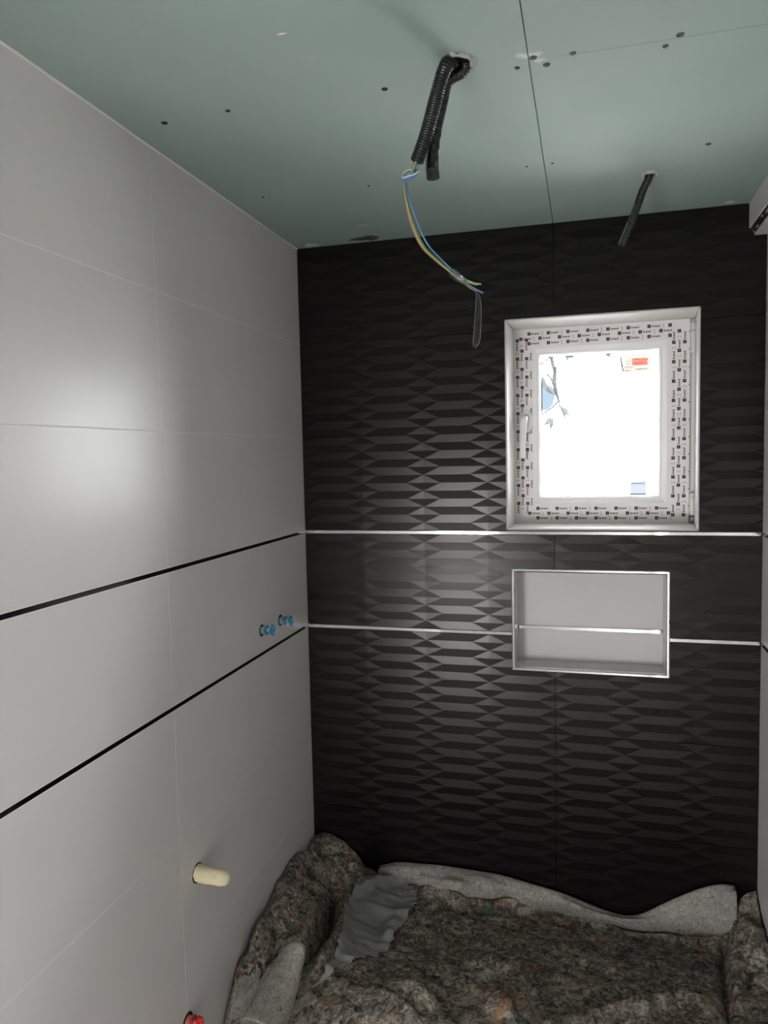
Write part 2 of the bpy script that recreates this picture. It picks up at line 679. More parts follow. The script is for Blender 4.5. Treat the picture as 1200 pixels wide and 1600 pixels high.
# ---- the rest of the room behind the camera
mb = MB().box(XL - .25, 0, YJ, YJ + .10, -.25, ZC + .25)
struct(obj('wall_return', mb, 'painted_wall'))
mb = MB().box(XL - .25, XL, YF - .25, YJ + .1, -.25, ZC + .25)
struct(obj('wall_side', mb, 'painted_wall'))
mb = MB()
for r in subtract((XL - .25, W + .25, -.25, ZC + .25), [DOOR]):
    mb.box(r[0], r[1], YF - .25, YF, r[2], r[3])
struct(obj('wall_front', mb, 'painted_wall'))
mb = MB().box(XL - .25, W + .25, YF - .25, .30, -.25, 0)
struct(obj('floor', mb, 'floor_tile'))

# ---- ceiling: backing, three green boards, screws, holes
mb = MB().box(XL - .25, W + .25, YF - .25, .30, ZC + .0125, ZC + .25)
ceiling = struct(obj('ceiling', mb, 'black'), 'ceiling of pale green moisture resistant plasterboard')
for (x0, x1, y0, y1) in ((XL - .1, .799, YF - .1, .004), (.8005, W + .005, -.931, .004), (.8005, W + .005, YF - .1, -.9325)):
    obj('plasterboard', MB().cbox(x0, x1, y0, y1, ZC, ZC + .0125, .0006), 'green_plasterboard', ceiling)
SCREWS = [(257, 192), (356, 173), (601, 139), (411, 308), (576, 290), (823, 260), (863, 255), (808, 106), (833, 90), (854, 101), (895, 83),
          (1040, 72), (1063, 54), (1107, 225)]
smb = MB()
n = 12
rings = [(.0062, 0.), (.0058, -.0009), (.0030, -.0004), (.0026, -.0009), (.0004, -.0009)]
vs = [(r * cos(2 * pi * k / n), r * sin(2 * pi * k / n), z) for (r, z) in rings for k in range(n)]
fs = [(i * n + k, i * n + (k + 1) % n, (i + 1) * n + (k + 1) % n, (i + 1) * n + k) for i in range(len(rings) - 1) for k in range(n)]
fs.append(tuple((len(rings) - 1) * n + k for k in range(n)))
smb.add(vs, fs)
screw_me = smb.mesh('screw', ['black'])
for (a, b) in SCREWS:
    p = at(a, b, 2, ZC)
    o = link('screw', screw_me, ceiling)
    o.location = p
    s = random.uniform(.75, 1.1) * (.6 if b > 240 else 1.)
    o.scale = (s, s, 1)


def plaster_ring(name, c, r0, r1, parent):
    mb = MB()
    n = 22
    vs, fs = [], []
    for k in range(n):
        th = 2 * pi * k / n
        j = random.uniform(.8, 1.25)
        for (r, z) in ((r0, .002), (r0 * 1.05, -.004 * j), ((r0 + r1) / 2 * j, -.006 * j), (r1 * j, 0.001)):
            vs.append((c[0] + r * cos(th), c[1] + r * sin(th), ZC + z))
    for k in range(n):
        k2 = (k + 1) % n
        for q in range(3):
            fs.append((k * 4 + q, k2 * 4 + q, k2 * 4 + q + 1, k * 4 + q + 1))
    mb.add(vs, fs)
    return obj(name, mb, 'plaster', parent, True)


def hole_disc(c, r, parent):
    mb = MB()
    n = 18
    mb.add([(c[0] + r * cos(2 * pi * k / n), c[1] + r * sin(2 * pi * k / n), ZC - .0006) for k in range(n)], [tuple(range(n))])
    return obj('drill_hole', mb, 'black', parent)


H1 = at(711, 95, 2, ZC)
H3 = at(1015, 271, 2, ZC)
hole_disc(H1, .025, ceiling)
hole_disc(H3, .014, ceiling)
plaster_ring('plaster_collar', H1 + np.array([.003, .003, 0]), .022, .028, ceiling)
plaster_ring('plaster_collar', H3, .013, .019, ceiling)

# white sealant line where the left tiles meet the ceiling
mb = MB().tube([(.0012, .0, ZC - .0012), (.0012, YJ, ZC - .0012)], .0026, 8)
struct(obj('trim_1', mb, 'light_grout'))

# boxed soffit in the top right corner with a black edge strip
sx, sz = 1.323, 2.325
soff = empty('soffit', (W, 0, ZC))
struct(soff, 'white boxed soffit with black edge strip under the ceiling')
obj('side_panel', MB().cbox(sx, sx + .012, -2.2, -.001, sz + .016, ZC, .0008), 'white_tile', soff)
obj('bottom_panel', MB().cbox(sx + .014, W, -2.2, -.001, sz - .004, sz + .008, .0008), 'white_tile', soff)
mb = MB()
mb.add([(sx + .002, -2.2, sz + .018), (sx + .002, 0, sz + .018), (sx + .016, 0, sz - .001), (sx + .016, -2.2, sz - .001),
        (sx + .03, -2.2, sz + .018), (sx + .03, 0, sz + .018)], [(0, 1, 2, 3), (1, 0, 4, 5), (2, 5, 4, 3), (0, 3, 4), (1, 5, 2)])
obj('edge_strip', mb, 'black_plastic', soff)
mb = MB()
for k in range(16):
    yy = -.03 - k * .05 + random.uniform(-.015, .015)
    t = random.uniform(.15, .8)
    l = random.uniform(.006, .03)
    p0 = np.array([sx + .002 + .014 * t, yy, sz + .018 - .019 * t]) + np.array([-.0006, 0, -.0004])
    w = .0022
    mb.add([p0, p0 + (0, l, 0), p0 + (w, l, -w * 1.36), p0 + (w, 0, -w * 1.36)], [(0, 1, 2, 3)])
tag(obj('plaster_splash', mb, 'plaster', soff), kind='stuff')


# ------------------------------------------------------------------ chrome strips between the tile rows
def strip_obj(name, axis, a0, a1, z0, z1, label):
    mb = MB()
    if axis == 'x':
        mb.cbox(a0, a1, -.0022, .0095, z0 + .0004, z1 - .0004, .0012)
    elif axis == 'l':
        mb.cbox(-.0095, .0016, a0, a1, z0 + .0014, z1 - .0014, .0009)
    else:
        mb.cbox(W - .0016, W + .0095, a0, a1, z0 + .0014, z1 - .0014, .0009)
    return struct(obj(name, mb, 'chrome' if axis == 'x' else 'black_gloss'), label)


strip_obj('trim_2', 'x', .0022, W - .0022, *STRIPS[0], 'polished strip across the black wall just under the window')
strip_obj('trim_3', 'x', .0022, NIC[0], *STRIPS[1], 'polished strip on the black wall running left of the niche')
strip_obj('trim_4', 'x', NIC[1], W - .0022, *STRIPS[1], 'short polished strip on the black wall right of the niche')
strip_obj('trim_5', 'l', YJ, -.0005, *STRIPS[0], 'upper thin black strip along the white left wall')
strip_obj('trim_6', 'l', YJ, -.0005, *STRIPS[1], 'lower thin black strip along the white left wall')
strip_obj('trim_7', 'r', SIDE[1], -.0005, *STRIPS[0], 'upper thin black strip along the white right wall')
strip_obj('trim_8', 'r', SIDE[1], -.0005, *STRIPS[1], 'lower thin black strip along the white right wall')

# ------------------------------------------------------------------ niche
niche = empty('wall_niche', ((NIC[0] + NIC[1]) / 2, .05, NIC[2]))
tag(niche, 'white recessed niche framed in chrome in the black tiled wall', 'niche')
a0, a1, b0, b1 = NIC
i = .010
ND = .100
obj('back_panel', MB().cbox(a0 + .002, a1 - .002, ND, ND + .012, b0 + .002, STRIPS[1][0], .0006), 'white_tile', niche)
obj('back_panel', MB().cbox(a0 + .002, a1 - .002, ND, ND + .012, STRIPS[1][1], b1 - .002, .0006), 'white_tile', niche)
obj('accent_strip', MB().cbox(a0 + .002 + i, a1 - .002 - i, ND - .0035, ND + .01, STRIPS[1][0] - .0003, STRIPS[1][1] + .0003, .0012), 'chrome', niche)
obj('bottom_panel', MB().cbox(a0 + .002, a1 - .002, .002, ND, b0 + .002, b0 + i, .0006), 'white_tile', niche)
obj('top_panel', MB().cbox(a0 + .002, a1 - .002, .002, ND, b1 - i, b1 - .002, .0006), 'white_tile', niche)
for (p0, p1) in ((a0 + .002, a0 + i), (a1 - i, a1 - .002)):
    obj('side_panel', MB().cbox(p0, p1, .002, ND, b0 + i, STRIPS[1][0] + .005, .0006), 'white_tile', niche)
    obj('side_panel', MB().cbox(p0, p1, .002, ND, STRIPS[1][0] + .0065, b1 - i, .0006), 'white_tile', niche)


def mitre_bar(x0, x1, z0, z1, side, w, y0, y1, gap=.0004):
    """one mitred bar of a rectangular frame; rounded front"""
    mb = MB()
    prof = [(0, y1), (0, y0 + .0018), (w * .22, y0), (w * .72, y0), (w, y0 + .0022), (w, y1)]
    cs = {'b': lambda t, i: (x0 + i + gap, z0 + i) if t == 0 else (x1 - i - gap, z0 + i),
          't': lambda t, i: (x0 + i + gap, z1 - i) if t == 0 else (x1 - i - gap, z1 - i),
          'l': lambda t, i: (x0 + i, z0 + i + gap) if t == 0 else (x0 + i, z1 - i - gap),
          'r': lambda t, i: (x1 - i, z0 + i + gap) if t == 0 else (x1 - i, z1 - i - gap)}[side]
    vs = []
    for t in (0, 1):
        for (i, y) in prof:
            a, b = cs(t, i)
            vs.append((a, y, b))
    n = len(prof)
    fs = [(k, (k + 1) % n, n + (k + 1) % n, n + k) for k in range(n)] + [tuple(range(n)), tuple(range(n, 2 * n))]
    return mb.add(vs, fs)


for sd in 'btlr':
    obj('chrome_edge', mitre_bar(a0, a1, b0, b1, sd, .0105, -.0055, .010), 'chrome', niche)

# ------------------------------------------------------------------ window
win = empty('window_1', ((WIN[0] + WIN[1]) / 2, .0, WIN[2]))
struct(win, 'small white window with printed protective film and a handle on the left')
x0, x1, z0, z1 = WIN
RD = .160                                  # reveal depth to the window frame
t_ = .009


def reveal(side):
    """mitred lining board: edge profile in front, flat board going back"""
    bk = {'l': .0135, 'r': -.0075, 't': .0080, 'b': .0080}     # inset at the window: the lining splays a little
    prof = [(0, .008, 0), (0, -.0045, 0), (.0025, -.0062, 0), (.0050, -.0045, 0), (.0060, .002, 0), (0., RD + .004, 1), (-.006, RD + .004, 1), (-.004, .012, 0)]
    gap = .0011

    def ins(sd, i, back):
        return i + (bk[sd] if back else 0)
    vs = []
    for t in (0, 1):
        for (i, y, back) in prof:
            xl, xr, zb_, zt_ = x0 + ins('l', i, back), x1 - ins('r', i, back), z0 + ins('b', i, back), z1 - ins('t', i, back)
            if side in 'bt':
                vs.append((xl + gap if t == 0 else xr - gap, y, zb_ if side == 'b' else zt_))
            else:
                vs.append((xl if side == 'l' else xr, y, zb_ + gap if t == 0 else zt_ - gap))
    n = len(prof)
    fs = [(k, (k + 1) % n, n + (k + 1) % n, n + k) for k in range(n)] + [tuple(range(n)), tuple(range(n, 2 * n))]
    return MB().add(vs, fs)


for sd in 'btlr':
    obj('reveal_panel', reveal(sd), 'reveal_white', win)
# dark rebate behind the mitres
obj('reveal_backing', MB().frame(HOLE, [(.0002, .0095), (.0012, .0095), (.0012, RD), (.0002, RD)]), 'black', win)
# fixed frame, just seen at the edges
FR = (x0 + .006, x1 + .020, z0 + .002, z1 - .002)
obj('frame', MB().frame(FR, [(0, RD + .002), (.04, RD + .002), (.044, RD + .006), (.06, RD + .05), (.06, RD + .09), (0, RD + .09)]), 'pvc_white', win)
# opening sash (overlaps the frame, face 14 mm proud of it)
SA = (.662, 1.1945, 1.5130, 2.1375)
SY = RD - .012
sash = obj('sash', MB().frame(SA, [(0, SY + .002), (.002, SY), (.0655, SY), (.068, SY + .0012), (.078, SY + .010), (.080, SY + .013), (.080, SY + .075),
                                   (.02, SY + .075), (0, SY + .018)]), 'pvc_white', win)
BD = tuple(SA[k] + (.0795 if k in (0, 2) else -.0795) for k in range(4))
bead = obj('glazing_bead', MB().frame(BD, [(0, SY + .013), (.004, SY + .0125), (.0085, SY + .020), (.0085, SY + .050), (0, SY + .050)]), 'pvc_bead', win)
GL = tuple(BD[k] + (.0075 if k in (0, 2) else -.0075) for k in range(4))
obj('gasket', MB().frame(GL, [(.0042, SY + .0300), (.0074, SY + .0300), (.0074, SY + .0316), (.0042, SY + .0316)]), 'gasket', win)
obj('glass_pane', MB().box(GL[0], GL[1], SY + .032, SY + .036, GL[2], GL[3]), 'glass', win)

# label stuck on the pane
lab = empty('pane_label', tuple(at(990, 566, 1, SY + .0315)))
lab.parent = win
lab.matrix_parent_inverse = Matrix.Translation(win.location).inverted()


def flat_px(name, px0, py0, px1, py1, y, m, parent, skew=0):
    a, b = at(px0, py0, 1, y), at(px1, py1, 1, y)
    mb = MB().add([(a[0], y, b[2]), (b[0], y, b[2]), (b[0], y, a[2]), (a[0], y, a[2])], [(0, 1, 2, 3)])
    o = link(name, mb.mesh(name, [m]), parent)
    o.matrix_parent_inverse = Matrix.Translation(Vector(lab.location)).inverted()
    return o


flat_px('label_sheet', 975, 554, 1016, 581, SY + .0316, 'label_paper', lab)
flat_px('red_field', 988, 560, 1012, 564.2, SY + .0313, 'label_red', lab)
flat_px('red_field', 988, 565.4, 1012, 570, SY + .0313, 'label_red', lab)
flat_px('white_line', 988, 564.2, 1012, 565.4, SY + .0313, 'label_white', lab)
for (a, b, c) in ((978, 564, 986), (979, 568, 985), (976, 573, 990), (992, 576, 1012), (974, 578.5, 986)):
    flat_px('text_line', a, b, c, b + 1.0, SY + .0311, 'label_line', lab)

# handle: round rosette plate and a lever hanging down
hp = at(822, 660, 1, SY)
hx, hz = .7045, 1.838
hd = empty('handle', (hx, SY, hz))
hd.parent = win
hd.matrix_parent_inverse = Matrix.Translation(win.location).inverted()


def hobj(name, mb, smooth=True):
    o = link(name, mb.mesh(name, ['handle_white'], smooth), hd)
    o.matrix_parent_inverse = Matrix.Translation(Vector((hx, SY, hz))).inverted()
    return o


def plate(cx, cz, w, h, y0, y1, n=10):
    """rounded stadium plate with bevelled front"""
    vs, fs = [], []
    ring = []
    for k in range(n + 1):
        th = pi * k / n
        ring.append((cos(th), sin(th), 1))
    for k in range(n + 1):
        th = pi + pi * k / n
        ring.append((cos(th), sin(th), -1))
    m = len(ring)
    for (sc, y) in ((1, y1), (1, y0 + .003), (.86, y0 + .0006), (.7, y0)):
        for (c, s, e) in ring:
            vs.append((cx + c * w / 2 * sc, y, cz + s * w / 2 * sc + e * (h - w) / 2))
    for q in range(3):
        for k in range(m):
            k2 = (k + 1) % m
            fs.append((q * m + k, q * m + k2, (q + 1) * m + k2, (q + 1) * m + k))
    fs.append(tuple(3 * m + k for k in range(m)))
    return MB().add(vs, fs)


hobj('rosette', plate(hx + .004, hz + .004, .031, .072, SY - .009, SY))
hobj('spindle', MB().tube([(hx, SY - .004, hz + .014), (hx, SY - .026, hz + .014), (hx - .001, SY - .036, hz + .011)], [.0105, .0095, .0105], 16))
lev = [(hx, SY - .030, hz + .020), (hx - .0015, SY - .040, hz + .014), (hx - .003, SY - .043, hz), (hx - .005, SY - .043, hz - .04), (hx - .0065, SY - .042, hz - .085), (hx - .0075, SY - .040, hz - .108), (hx - .0075, SY - .038, hz - .112)]
hobj('lever', MB().tube(lev, [.006, .0108, .0115, .0105, .0090, .0080, .004], 16, squash=.62))

# hinge covers on the right
for (za, zb, broken) in ((2.028, 2.120, False), (1.5405, 1.611, True)):
    xh = SA[1] + .0015
    o = obj('hinge', plate(xh + .0055, (za + zb) / 2, .0125, zb - za, SY - .012, RD + .01), 'handle_white', win, True)
    o2 = MB().tube([(xh + .0055, SY - .009, zb - (.024 if not broken else .012)), (xh + .0055, SY - .009, zb - (.0245 if not broken else .0125))], .0068, 12)
    k = link('hinge_ring', o2.mesh('hinge_ring', ['gasket'], False), o)
    k.matrix_parent_inverse = Matrix.Identity(4)
    o.matrix_parent_inverse = Matrix.Translation(win.location).inverted()
# pivot hardware under the lower hinge cover
mb = MB().cbox(SA[1] + .001, SA[1] + .013, SY - .006, RD + .006, 1.5245, 1.5385, .0012)
pv = obj('hinge_pivot', mb, 'handle_white', win)
mb = MB()
mb.box(SA[1] + .0008, SA[1] + .0132, SY - .0066, SY - .0058, 1.5370, 1.5392)
mb.box(SA[1] + .0004, SA[1] + .0018, SY - .0066, SY - .0056, 1.5245, 1.539)
mb.box(SA[1] + .0124, SA[1] + .0138, SY - .0066, SY - .0056, 1.529, 1.556)
obj('hinge_bolt', mb, 'black', win)


# printed protective film: maroon squares, the word beside them, pale figures
def text_mesh(body, size):
    cu = bpy.data.curves.new('lettering', 'FONT')
    cu.body = body
    cu.size = size
    cu.resolution_u = 2
    cu.offset = size * .03
    o = bpy.data.objects.new('lettering', cu)
    C.objects.link(o)
    dg = bpy.context.evaluated_depsgraph_get()
    dg.update()
    me = o.evaluated_get(dg).to_mesh()
    v = np.array([p.co[:2] for p in me.vertices])
    f = [tuple(p.vertices) for p in me.polygons]
    o.evaluated_get(dg).to_mesh_clear()
    bpy.data.objects.remove(o)
    bpy.data.curves.remove(cu)
    return v, f


WORD = text_mesh('brend', .0098)
WORD = (WORD[0] * np.array([.98, .92]), WORD[1])
FIG = text_mesh('2', .0150)
FIG = (FIG[0] * np.array([.9, 1.]), FIG[1])
sq = .0050
SQV = np.array([(-sq, -sq), (sq, -sq), (sq, sq), (-sq, sq), (-.0004, -.0012), (.0010, -.0012), (.0010, .0012), (-.0004, .0012)])
SQF = [(0, 1, 5, 4), (1, 2, 6, 5), (2, 3, 7, 6), (3, 0, 4, 7)]


def film_side(rows, along0, along1, pitch, place, cut):
    """place(a, row_offset, u, v) -> x,z ; a runs along the side, u,v local glyph coords"""
    mb = MB()
    for r, off in enumerate(rows):
        a = along0 + (0 if r % 2 == 0 else -pitch * .43)
        k = 0
        while a < along1:
            for (V, Fc, du, dv, mi) in ((SQV, SQF, 0, 0, 0), (WORD[0], WORD[1], .0080, -.0030, 0), (FIG[0], FIG[1], .0375, -.0055, 1)):
                if mi == 1 and (k + r) % 3 == 2:
                    continue
                P = [place(a, off, u + du, v + dv) for (u, v) in V]
                xs = [p[0] for p in P]
                zs = [p[1] for p in P]
                if min(xs) < cut[0] or max(xs) > cut[1] or min(zs) < cut[2] or max(zs) > cut[3]:
                    continue
                mb.add([(p[0], SY - .0004, p[1]) for p in P], Fc, mi)
            a += pitch
            k += 1
    return mb


PT = .0598
fx0, fx1, fz0, fz1 = SA
rows3 = (.0205, .0355, .0510)
FACE = .0655
tops = film_side(rows3, fx0 + .056, fx1, PT, lambda a, o, u, v: (a + u, fz1 - o + v), (fx0 + .014, fx1 - .048, fz1 - FACE, fz1 - .011))
bots = film_side(rows3, fx0 + .080, fx1, PT, lambda a, o, u, v: (a + u, fz0 + o + v), (fx0 + .022, fx1 - .046, fz0 + .011, fz0 + FACE))
# left: words read downwards
lefs = film_side((.0190, .0335, .0480, .0615), .040, fz1 - fz0, .0575, lambda a, o, u, v: (fx0 + o + v, fz1 - a - u), (fx0 + .012, fx0 + FACE + .0005, fz0 + .030, fz1 - .032))
rigs = film_side((.0120, .0275, .0430), .030, fz1 - fz0, .0580, lambda a, o, u, v: (fx1 - .004 - o - v, fz0 + a + u), (fx1 - FACE, fx1 - .001, fz0 + .022, fz1 - .030))
for mbx in (tops, bots, lefs, rigs):
    tag(obj('film_print', mbx, ['print_maroon', 'print_pale'], win, recalc=False), kind='stuff')
# stray black ticks along the right edge of the film
mb = MB()
for k in range(11):
    zz = fz1 - .04 - k * .0525
    mb.box(fx1 - .0035, fx1 - .0018, SY - .0005, SY - .0001, zz - .0055, zz)
tag(obj('film_ticks', mb, 'black', win), kind='stuff')

# ------------------------------------------------------------------ outside the window
mb = MB().box(-30, 30, .6, 60, -.35, -.30)
struct(obj('ground', mb, 'paving'))
PY = 3.2
pc = at(998, 752, 1, PY)
post = empty('gate_post', (pc[0], PY, -.30))
tag(post, 'pale blue-grey post with sloping cap outside the window', 'post')
xw0, xw1 = at(986, 760, 1, PY)[0], at(1010, 760, 1, PY)[0]
o = obj('shaft', MB().cbox(xw0, xw1, PY, PY + .12, -.30, pc[2] - .012, .006), 'post_paint', post)
mb = MB()
zt = pc[2] - .012
mb.add([(xw0 - .004, PY - .004, zt), (xw1 + .004, PY - .004, zt), (xw1 + .004, PY + .124, zt), (xw0 - .004, PY + .124, zt),
        (xw0 - .004, PY - .004, zt + .004), (xw1 + .004, PY - .004, zt + .016), (xw1 + .004, PY + .124, zt + .016), (xw0 - .004, PY + .124, zt + .004)],
       [(0, 3, 2, 1), (4, 5, 6, 7), (0, 1, 5, 4), (1, 2, 6, 5), (2, 3, 7, 6), (3, 0, 4, 7)])
obj('cap', mb, 'post_paint', post)

TY = 1.6                                    # the tree stands close outside, left of the opening
trunk_base = at(700, 700, 1, TY)
tree = empty('tree', (trunk_base[0], TY, -.30))
tag(tree, 'overexposed tree branch with sparse ragged leaves outside the window', 'tree')


def pth(pts, dy=0):
    return [tuple(at(a, b, 1, TY + dy + .01 * i)) for i, (a, b) in enumerate(pts)]


b0_ = trunk_base
mb = MB().tube([(b0_[0], TY, -.30), (b0_[0] + .02, TY, 1.0), (b0_[0] - .01, TY, 2.2), (b0_[0] + .03, TY, 3.2)], [.055, .048, .04, .03], 10)
obj('trunk', mb, 'bark', tree, True)
up = (b0_[0] + .03, TY, 3.1)
obj('branch', MB().tube([up] + pth([(845, 480), (858, 530), (861, 557), (864, 570), (867, 580), (866, 598), (869, 612), (873, 626)]), [.02, .016, .012, .010, .009, .010, .011, .010, .005], 8), 'bark', tree, True)
obj('twig', MB().tube(pth([(861, 557), (854, 563), (847, 568), (835, 576)]), [.004, .004, .003, .002], 6), 'bark', tree, True)
obj('twig', MB().tube(pth([(866, 600), (861, 592), (855, 584)]), [.010, .005, .004], 6), 'bark', tree, True)
obj('twig', MB().tube(pth([(873, 626), (866, 634), (858, 640), (846, 648), (835, 655)]), [.005, .004, .004, .003, .002], 6), 'bark', tree, True)
obj('twig', MB().tube(pth([(873, 624), (874, 632), (875, 636)]), [.005, .004, .004], 6), 'bark', tree, True)
obj('twig', MB().tube([up] + pth([(900, 470), (893, 520), (892, 556)]), [.012, .008, .005, .004], 6), 'bark', tree, True)
obj('twig', MB().tube([up] + pth([(960, 460), (952, 520), (950, 552)]), [.012, .008, .005, .004], 6), 'bark', tree, True)


def leaf(pts, dy):
    """ragged leaf with thickness and a slight cup"""
    A = [at(a, b, 1, TY + dy) for (a, b) in pts]
    c = sum(A) / len(A)
    n = len(A)
    vs = [tuple(p + np.array([0, .012 * sin(3 * k), 0])) for k, p in enumerate(A)] + [tuple(c + (0, -.012, 0))]
    vs += [tuple(np.array(v) + (0, .0025, 0)) for v in vs]
    m = n + 1
    fs = []
    for k in range(n):
        k2 = (k + 1) % n
        fs += [(k, k2, n), (m + k2, m + k, m + n), (k, m + k, m + k2, k2)]
    obj('leaf', MB().add(vs, fs), 'leaf', tree)


leaf([(874, 633), (880, 636), (886, 639), (889, 646), (892, 655), (887, 649), (884, 648), (883, 654), (879, 648), (876, 641)], .02)
leaf([(858, 652), (865, 655), (865, 663), (861, 671), (859, 671), (860, 664), (855, 660), (848, 666), (854, 657)], .03)
leaf([(883, 556), (890, 553), (898, 555), (895, 560), (889, 560), (887, 564), (884, 563)], .04)
leaf([(945, 549), (954, 549), (955, 560), (950, 557), (947, 556)], .02)
leaf([(846, 586), (851, 592), (856, 604), (862, 610), (868, 618), (861, 615), (853, 611), (846, 604)], .05)
leaf([(868, 572), (871, 575), (870, 583), (867, 580)], .03)
leaf([(853, 583), (858, 586), (856, 590)], .03)
leaf([(919, 580), (921, 581), (920, 584)], .03)

# cord hanging outside, right of the middle of the pane
cord = empty('hanging_cord', tuple(at(971, 540, 1, .55)))
tag(cord, 'thin grey cord with hooked end hanging outside the pane', 'cord')


def cpt(pts):
    return [tuple(at(a, b, 1, .55)) for (a, b) in pts]


top = at(971, 470, 1, .55)
o = link('cord', MB().tube([(top[0], .296, 2.50), (top[0], .40, 2.49), (top[0], .52, 2.44)] + cpt([(971, 500), (971, 520), (971, 558)]), .0012, 6).mesh('cord', ['leaf'], True), cord)
o.matrix_parent_inverse = Matrix.Translation(cord.location).inverted()
o = link('sleeve', MB().tube(cpt([(970.5, 557), (971, 566), (972.5, 574), (974, 581)]), [.0028, .0034, .0036, .003], 8).mesh('sleeve', ['bark'], True), cord)
o.matrix_parent_inverse = Matrix.Translation(cord.location).inverted()
o = link('hook', MB().tube(cpt([(974, 581), (976, 587), (980, 592), (985, 593), (988, 592)]), [.0012, .0012, .0014, .0016, .001], 6).mesh('hook', ['leaf'], True), cord)
o.matrix_parent_inverse = Matrix.Translation(cord.location).inverted()


# ------------------------------------------------------------------ conduits and wires from the ceiling
def smooth_path(pts, n=40):
    """Catmull-Rom"""
    P = [np.array(p, float) for p in pts]
    P = [2 * P[0] - P[1]] + P + [2 * P[-1] - P[-2]]
    out = []
    m = len(P) - 3
    for k in range(n):
        t = k / (n - 1) * m
        i = min(int(t), m - 1)
        u = t - i
        a, b, c, d = P[i:i + 4]
        out.append(.5 * (2 * b + (c - a) * u + (2 * a - 5 * b + 4 * c - d) * u * u + (3 * b - a - 3 * c + d) * u ** 3))
    return out


def conduit(pts, r, period=.0042, depth=.20, seg=14, n=None):
    P = np.array(smooth_path(pts, 300))
    d = np.concatenate([[0], np.cumsum(np.linalg.norm(np.diff(P, axis=0), axis=1))])
    m = int(d[-1] / period) * 4
    q = np.linspace(0, d[-1], m)
    P = [np.array([np.interp(v, d, P[:, k]) for k in range(3)]) for v in q]
    prof = (1, 1, 1 - depth, 1 - depth)
    return MB().tube(P, [r * prof[k % 4] for k in range(m)], seg)


def thing_mesh(name, mbx, mats, base, **kw):
    return obj(name, mbx, mats, **kw)


YC = -1.0
c1 = empty('conduit', tuple(H1))
tag(c1, 'thick black corrugated conduit hanging from the ceiling, coloured wires coming out', 'conduit')
path1 = [H1 + (-.006, -.006, .012), H1 + (-.010, -.010, -.008), at(698, 101, 1, YC), at(691, 118, 1, YC - .004), at(682, 150, 1, YC), at(673, 185, 1, YC), at(663, 220, 1, YC), at(651, 253, 1, YC)]
o = link('hose', conduit(path1, .0122).mesh('hose', ['black_plastic'], True), c1)
o.matrix_parent_inverse = Matrix.Translation(c1.location).inverted()

c2 = empty('conduit', tuple(H1 + (.012, .01, 0)))
tag(c2, 'shorter black conduit tucked behind the thick wired conduit, its end taped', 'conduit')
path2 = [H1 + (.014, .014, .012), H1 + (.012, .016, -.010), at(700, 128, 1, YC + .03), at(690, 165, 1, YC + .028), at(681, 205, 1, YC + .026), at(677, 232, 1, YC + .025), at(675.5, 258, 1, YC + .025), at(677, 279, 1, YC + .025)]
o = link('hose', conduit(path2[:6], .0100).mesh('hose', ['black_plastic'], True), c2)
o.matrix_parent_inverse = Matrix.Translation(c2.location).inverted()
p2 = smooth_path(path2[4:], 14)
o = link('tape_wrap', MB().tube(p2, [.0102 + .0012 * sin(k * 2.1) for k in range(14)], 9).mesh('tape_wrap', ['black_plastic'], False), c2)
o.matrix_parent_inverse = Matrix.Translation(c2.location).inverted()
end = [p + np.array([0, -.0004, 0]) for p in p2[6:]]
o = link('clear_wrap', MB().tube(end, [.0115] * len(end), 9, cap=False).mesh('clear_wrap', ['clear_tape'], False), c2)
o.matrix_parent_inverse = Matrix.Translation(c2.location).inverted()

c3 = empty('conduit', tuple(H3))
tag(c3, 'slim dark conduit with clear taped end near the soffit', 'conduit')
Y3 = H3[1]
path3 = [H3 + (.0, .0, .012), H3 + (-.001, 0, -.008), at(1005, 296, 1, Y3), at(998, 316, 1, Y3), at(992, 332, 1, Y3), at(985, 350, 1, Y3)]
o = link('hose', conduit(path3, .0098).mesh('hose', ['black_plastic'], True), c3)
o.matrix_parent_inverse = Matrix.Translation(c3.location).inverted()
p3 = smooth_path([at(997, 318, 1, Y3), at(985, 349, 1, Y3), at(977, 368, 1, Y3), at(970.5, 383, 1, Y3)], 16)
o = link('clear_wrap', MB().tube(p3, [.0106 + .0006 * sin(k * 2.3) for k in range(16)], 8, cap=False, squash=.8).mesh('clear_wrap', ['clear_tape'], False), c3)
o.matrix_parent_inverse = Matrix.Translation(c3.location).inverted()

wires = empty('wire_bundle', tuple(at(650, 250, 1, YC)))
tag(wires, 'knotted blue, green, yellow and brown wires dangling from the conduit', 'wires')


def wpart(name, mbx, m, smooth=True):
    o = link(name, mbx.mesh(name, [m], smooth), wires)
    o.matrix_parent_inverse = Matrix.Translation(wires.location).inverted()
    return o


CL = [(652, 246, 0), (647, 262, 0), (640, 274, 0), (633, 282, .004), (633, 294, .006), (638, 318, .01), (645, 342, .02), (654, 366, .03), (666, 387, .04), (684, 405, .05), (702, 421, .06), (716, 433, .065)]
WY = YC + .0


def wire(offs, tail, m, nm, rad=.0017):
    pts = []
    for k, (a, b, d) in enumerate(CL):
        f = min(1, max(0, (b - 285) / 60)) * (1 if b < 395 else max(.35, 1 - (b - 395) / 50))
        pts.append(at(a + offs[0] * (f + .25), b + offs[1] * (f + .2), 1, WY + d + offs[2] * .004))
    for (a, b, d) in tail:
        pts.append(at(a, b, 1, WY + d))
    wpart(nm, MB().tube(smooth_path(pts, 90), rad, 8), m)


